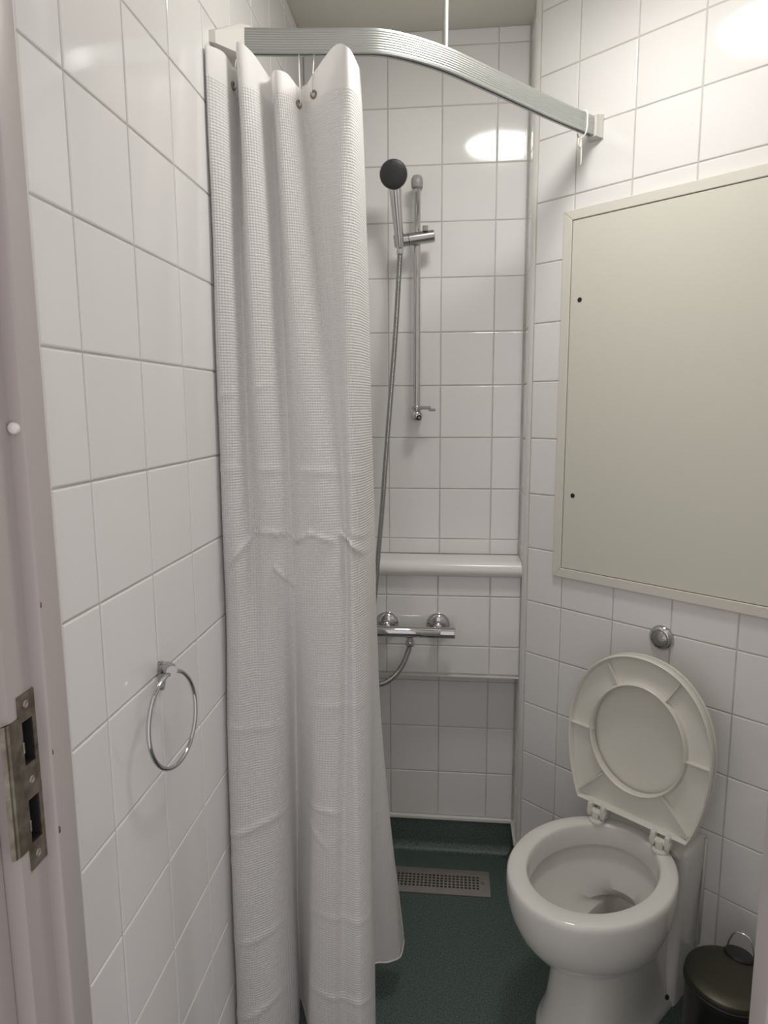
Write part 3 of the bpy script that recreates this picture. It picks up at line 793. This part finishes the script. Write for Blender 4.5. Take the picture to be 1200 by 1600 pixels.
# ------------------------------------------------------------------ toilet
TS0 = 0.408
tl = empty('toilet', GO + GD * TS0, ap_rot); tag(tl, 'white ceramic back-to-wall toilet with its seat and lid raised', 'toilet')
NS = 72
def ell(z, cn, an, aS, sq=2.0, back=None):
    R = []
    for j in range(NS):
        a = 2 * PI * j / NS
        ca_, sa_ = math.cos(a), math.sin(a)
        ex = 2.0 / sq
        x = aS * abs(ca_) ** ex * (1 if ca_ > 0 else -1); n = an * abs(sa_) ** ex * (1 if sa_ > 0 else -1)
        n = cn + n
        if back is not None: n = max(n, back)
        R.append(Vector((x, -n, z)))
    return R
RZ = 0.402
pan = MB()
rings = [ell(0.200, 0.232, 0.142, 0.085), ell(0.212, 0.245, 0.155, 0.104), ell(0.230, 0.260, 0.168, 0.124), ell(0.255, 0.272, 0.183, 0.142), ell(0.285, 0.282, 0.194, 0.156), ell(0.32, 0.290, 0.201, 0.165), ell(0.35, 0.2915, 0.2065, 0.169),
         ell(0.372, 0.292, 0.2085, 0.1705), ell(0.387, 0.292, 0.2085, 0.1705), ell(0.3955, 0.292, 0.2075, 0.1695), ell(0.4, 0.292, 0.2050, 0.167), ell(RZ, 0.292, 0.2015, 0.1635),
         ell(RZ, 0.287, 0.171, 0.1335), ell(0.3998, 0.287, 0.1680, 0.1305), ell(0.395, 0.2865, 0.1662, 0.1287), ell(0.380, 0.2865, 0.165, 0.1275), ell(0.352, 0.2865, 0.164, 0.127), ell(0.3475, 0.285, 0.1645, 0.1265),
         ell(0.3465, 0.285, 0.172, 0.133), ell(0.336, 0.285, 0.176, 0.137), ell(0.31, 0.283, 0.170, 0.131), ell(0.275, 0.275, 0.150, 0.114), ell(0.248, 0.260, 0.126, 0.092), ell(0.228, 0.232, 0.108, 0.072), ell(0.216, 0.194, 0.080, 0.060, 3.0),
         ell(0.210, 0.176, 0.060, 0.050, 6.0), ell(0.200, 0.172, 0.056, 0.047, 8.0), ell(0.13, 0.160, 0.052, 0.045, 8.0), ell(0.05, 0.140, 0.036, 0.03)]
pan.loft(rings, cap0=False)
# pedestal reaching back to the wall
def dsec(z, half, front, r=0.07, backn=0.004):
    P = []
    for j in range(NS):
        a = 2 * PI * j / NS; ca_, sa_ = math.cos(a), math.sin(a)
        ex = 2 / 3.0
        x = half * abs(ca_) ** ex * (1 if ca_ > 0 else -1)
        mid_ = (front + backn) / 2; n = mid_ + (front - backn) / 2 * abs(sa_) ** (2 / (2.3 if sa_ > 0 else 12)) * (1 if sa_ > 0 else -1)
        P.append(Vector((x, -n, z)))
    return P
pan.loft([dsec(0.0, .113, .405), dsec(0.012, .113, .405), dsec(0.022, .108, .400), dsec(0.030, .103, .394), dsec(0.08, .098, .378), dsec(0.14, .096, .366), dsec(0.19, .099, .362), dsec(0.225, .105, .365), dsec(0.238, .107, .36)], cap1=False)
# rear box against the wall under the hinges
def rsec(z, half, n1, rr=0.016, n0=0.0025):
    P = []
    corners = ((half - rr, n1 - rr, 0), (-half + rr, n1 - rr, PI / 2), (-half + 0.003, n0 + 0.003, PI), (half - 0.003, n0 + 0.003, 1.5 * PI))
    for q, (cx, cn, a0) in enumerate(corners):
        r_ = rr if q < 2 else 0.003
        for j in range(7):
            a = a0 + PI / 2 * j / 6
            P.append(Vector((cx + r_ * math.cos(a), -(cn + r_ * math.sin(a)), z)))
    return P
pan.loft([rsec(0.0, .117, .105), rsec(0.2, .121, .105), rsec(0.36, .1265, .105), rsec(0.388, .1270, .105), rsec(0.396, .1250, .104), rsec(0.4005, .1205, .101), rsec(0.4012, .114, .097)], cap1=False)
# deck: joins the box top to the rim, leaving the bowl opening clear
deck = [Vector((x, -n, 0.4012)) for x, n in ((-.116, .004), (.116, .004), (.118, .118), (.09, .1135), (.05, .1125), (0, .1122), (-.05, .1125), (-.09, .1135), (-.118, .118))]
pan.loft([[p - Z3 * 0.012 for p in deck], deck])
pan.build('pan', 'ceramic', tl, auto=math.radians(40))
wt = MB().loft([ell(0.128, 0.160, 0.0515, 0.0445, 8.0), ell(0.130, 0.160, 0.0518, 0.0448, 8.0)]); wt.build('water', 'water', tl)
for x in (-1, 1):
    MB().lathe([(0.006, 0), (0.006, 0.003), (0.004, 0.0055), (0.0005, 0.006)], (x * 0.1115, -0.13, 0.045), (x, 0, 0.1), 16).build('fixing_cap', 'black_plastic', tl, auto=AUTO)
# silicone bead where the pan meets the wall
m = MB()
for s in (-1, 1): m.tube([(s * 0.1270, -0.003, 0.12), (s * 0.1275, -0.003, 0.30), (s * 0.1290, -0.003, 0.395)], 0.0035, 8)
m.tube([(-0.129, -0.003, 0.398), (0.129, -0.003, 0.398)], 0.0035, 8)
m.build('silicone_bead', 'silicone', tl, smooth=True)

# raised seat: local plane coordinates (a across, b up); n distance from the wall leans back slightly
def seat_n(b): return 0.118 - 0.050 * (b - 0.435)
SEAT_B0 = 0.4400
def outline(scale_out=0.0, n=96):
    """seat outline: egg with a straight bottom edge and cut corners"""
    cz, hw, ht, hb = 0.628, 0.174, 0.203, 0.30
    P = []
    bot = SEAT_B0 - scale_out
    # angle where the lower arc meets the bottom corner (half width 0.135)
    for j in range(n):
        a = -PI / 2 + 2 * PI * j / n
        ca_, sa_ = math.cos(a), math.sin(a)
        if sa_ >= 0: x = (hw + scale_out) * abs(ca_) ** 0.93 * (1 if ca_ > 0 else -1); b2 = cz + (ht + scale_out) * abs(sa_) ** 0.98
        else: x = (hw + scale_out) * ca_; b2 = cz + (hb + scale_out) * sa_
        P.append([x, b2])
    # clip at the bottom edge
    out = []
    for j in range(n):
        x, b2 = P[j]
        if b2 < bot:
            t = (bot - cz) / (hb + scale_out); xm = (hw + scale_out) * math.sqrt(max(0, 1 - t * t))
            # spread the clipped points evenly along the bottom
            out.append([None, bot, x, xm])
        else: out.append([x, b2])
    idx = [j for j in range(n) if len(out[j]) == 4]
    order = sorted(idx, key=lambda j: ((j + n // 2) % n))
    for q, j in enumerate(order):
        xm = out[j][3]
        out[j] = [-xm + 2 * xm * (q + 0.0) / (len(order) - 1), bot]
    return out
def inner(grow=0.0, n=96):
    P = []
    for j in range(n):
        a = -PI / 2 + 2 * PI * j / n
        P.append([(0.1125 + grow) * math.cos(a), 0.6290 + ((0.1320 if math.sin(a) > 0 else 0.1240) + grow) * math.sin(a)])
    return P
def plane_pts(P, dn): return [Vector((x, -(seat_n(b2) + dn), b2)) for x, b2 in P]
seat = MB()
rings = [plane_pts(outline(-0.002), -0.004), plane_pts(outline(0.0), 0.000), plane_pts(outline(0.0005), 0.010), plane_pts(outline(0.0), 0.0155), plane_pts(outline(-0.0018), 0.0172), plane_pts(outline(-0.0042), 0.0160),
         plane_pts(outline(-0.0062), 0.0100), plane_pts(outline(-0.0085), 0.0030), plane_pts(outline(-0.016), 0.0015),
         plane_pts(inner(0.016), 0.0020), plane_pts(inner(0.0070), 0.0040), plane_pts(inner(0.0052), 0.0100), plane_pts(inner(0.0036), 0.0150), plane_pts(inner(0.0016), 0.0160), plane_pts(inner(0.0), 0.0145), plane_pts(inner(-0.001), 0.006), plane_pts(inner(0.0), -0.004)]
rings.append(rings[0])
seat.loft(rings, False, False)
st = seat.build('seat', 'seat', tl, auto=math.radians(50))
for (ax_, az_), (bx_, bz_) in (((-.078, .793), (-.055, .753)), ((.089, .792), (.065, .750)), ((.113, .6255), (.169, .6255)), ((.072, .525), (.133, .462)), ((-.133, .462), (-.076, .523)), ((-.169, .6225), (-.113, .6225))):
    d = Vector((bx_ - ax_, bz_ - az_)).normalized(); pr = Vector((-d.y, d.x)) * 0.0013
    quad_ = [(ax_ - d.x * .004 + pr.x, az_ - d.y * .004 + pr.y), (bx_ + d.x * .004 + pr.x, bz_ + d.y * .004 + pr.y), (bx_ + d.x * .004 - pr.x, bz_ + d.y * .004 - pr.y), (ax_ - d.x * .004 - pr.x, az_ - d.y * .004 - pr.y)]
    MB().loft([plane_pts(quad_, 0.000), plane_pts(quad_, 0.0132)]).build('rib', 'seat', st)
# lid behind the seat
lid = MB()
lid.loft([plane_pts(outline(-0.012), -0.0175), plane_pts(outline(-0.004), -0.0150), plane_pts(outline(0.0005), -0.0120), plane_pts(outline(0.0005), -0.0055), plane_pts(outline(-0.003), -0.0048), plane_pts(outline(-0.006), -0.0090), plane_pts(outline(-0.012), -0.0120)])
lid.build('lid', 'seat', tl, auto=math.radians(50))
# hinges
for hxp in (-0.0790, 0.0800):
    bz = RZ
    hg = MB().lathe([(0.0190, 0), (0.0190, 0.005), (0.0165, 0.0085), (0.010, 0.0095), (0.0005, 0.0095)], (hxp, -0.136, bz), (0, 0, 1), 28).build('hinge', 'seat', tl, auto=AUTO)
    MB().rbox(hxp - 0.0085, hxp + 0.0085, -0.149, -0.125, bz + 0.004, bz + 0.030, 0.004, 3).build('hinge_block', 'seat', hg, auto=AUTO)
    MB().cyl((hxp - 0.024, -0.137, bz + 0.0235), (hxp + 0.024, -0.137, bz + 0.0235), 0.0080, 20, 0.0012).build('hinge_pin', 'seat', hg, auto=AUTO)
    MB().rbox(hxp - 0.0225, hxp - 0.011, -0.1455, -0.116, bz + 0.012, bz + 0.044, 0.003, 2).build('seat_lug', 'seat', hg, auto=AUTO)
    MB().rbox(hxp + 0.011, hxp + 0.0225, -0.1455, -0.116, bz + 0.012, bz + 0.044, 0.003, 2).build('seat_lug', 'seat', hg, auto=AUTO)

# ------------------------------------------------------------------ pedal bin
bc = Vector((0.568, 1.318, 0)); bn = empty('pedal_bin', bc, math.atan2(0.058, 0.044)); tag(bn, 'small black pedal bin with dark steel lid and wire handle beside the toilet', 'bin')
MB().lathe([(0.080, 0.0), (0.084, 0.004), (0.084, 0.016), (0.0815, 0.018), (0.0815, 0.222), (0.0820, 0.224)], (0, 0, 0), (0, 0, 1), 56).build('body', 'bin_black', bn, auto=AUTO)
MB().lathe([(0.0845, 0.222), (0.0855, 0.224), (0.0855, 0.232), (0.0835, 0.2335)], (0, 0, 0), (0, 0, 1), 56).build('rim', 'black_plastic', bn, auto=AUTO)
MB().lathe([(0.0840, 0.2335), (0.0845, 0.240), (0.0825, 0.245), (0.076, 0.2485), (0.06, 0.251), (0.03, 0.2530), (0.0005, 0.2535)], (0, 0, 0), (0, 0, 1), 56).build('lid', 'bin_lid', bn, auto=AUTO)
# hinge cover at the rear, +x local
hv = []
for lay, sc_ in ((0.236, 1.0), (0.2535, 1.0), (0.2565, 0.9), (0.2575, 0.6)):
    hv.append([Vector((0.064 + 0.0215 * sc_ * math.cos(2 * PI * j / 32), 0.030 * sc_ * math.sin(2 * PI * j / 32), lay)) for j in range(32)])
MB().loft(hv).build('hinge_cover', 'black_plastic', bn, auto=AUTO)
arch = crom([(0.075, 0.027, 0.250), (0.077, 0.024, 0.266), (0.080, 0.017, 0.284), (0.0815, 0.008, 0.290), (0.0815, -0.008, 0.290), (0.080, -0.017, 0.284), (0.077, -0.024, 0.266), (0.075, -0.027, 0.250)], 6)
MB().tube(arch, 0.0017, 10).build('wire_handle', 'chrome', bn, smooth=True)
MB().rbox(-0.128, -0.078, -0.022, 0.022, 0.006, 0.014, 0.003).build('pedal', 'black_plastic', bn, auto=AUTO)

# ------------------------------------------------------------------ towel ring on the left wall
tr_ = empty('towel_ring', (XL, 0.928, 1.01)); tag(tr_, 'round chrome towel ring mounted on the left tiled wall', 'towel ring')
pl = []
for j in range(28):
    a = 2 * PI * j / 28; pl.append((0.928 + 0.0085 * math.cos(a), 1.011 + 0.0225 * math.sin(a) * (1 if abs(math.sin(a)) < .99 else 1)))
m = MB().prism(pl, XL - 0.0005, XL + 0.0045, lambda u, w, x: (x, u, w)); loc_build(m, tr_, 'wall_plate', 'chrome_soft', AUTO)
m = MB().tube([(XL + 0.003, 0.928, 1.022), (XL + 0.010, 0.925, 1.026), (XL + 0.016, 0.919, 1.028), (XL + 0.024, 0.909, 1.029), (XL + 0.030, 0.902, 1.029)], lambda i: (0.0085, 0.0078, 0.0082, 0.0095, 0.0080)[i], 20)
loc_build(m, tr_, 'arm', 'chrome_soft', math.radians(50))
rc = Vector((-0.4035, 0.9005, 0.9575)); RR = 0.0675
m = MB().tube([rc + Vector((0.006 * math.sin(2 * PI * j / 72) + 0.004 * (1 - math.cos(2 * PI * j / 72)), RR * math.sin(2 * PI * j / 72), RR * math.cos(2 * PI * j / 72))) for j in range(72)], 0.0032, 12, closed=True)
loc_build(m, tr_, 'ring', 'chrome', 3.0)
for z in (1.028, 0.994):
    m = MB().lathe([(0.003, 0), (0.003, 0.001), (0.0005, 0.0015)], (XL + 0.0043, 0.928, z), (1, 0, 0), 12); loc_build(m, tr_, 'screw', 'steel', AUTO)
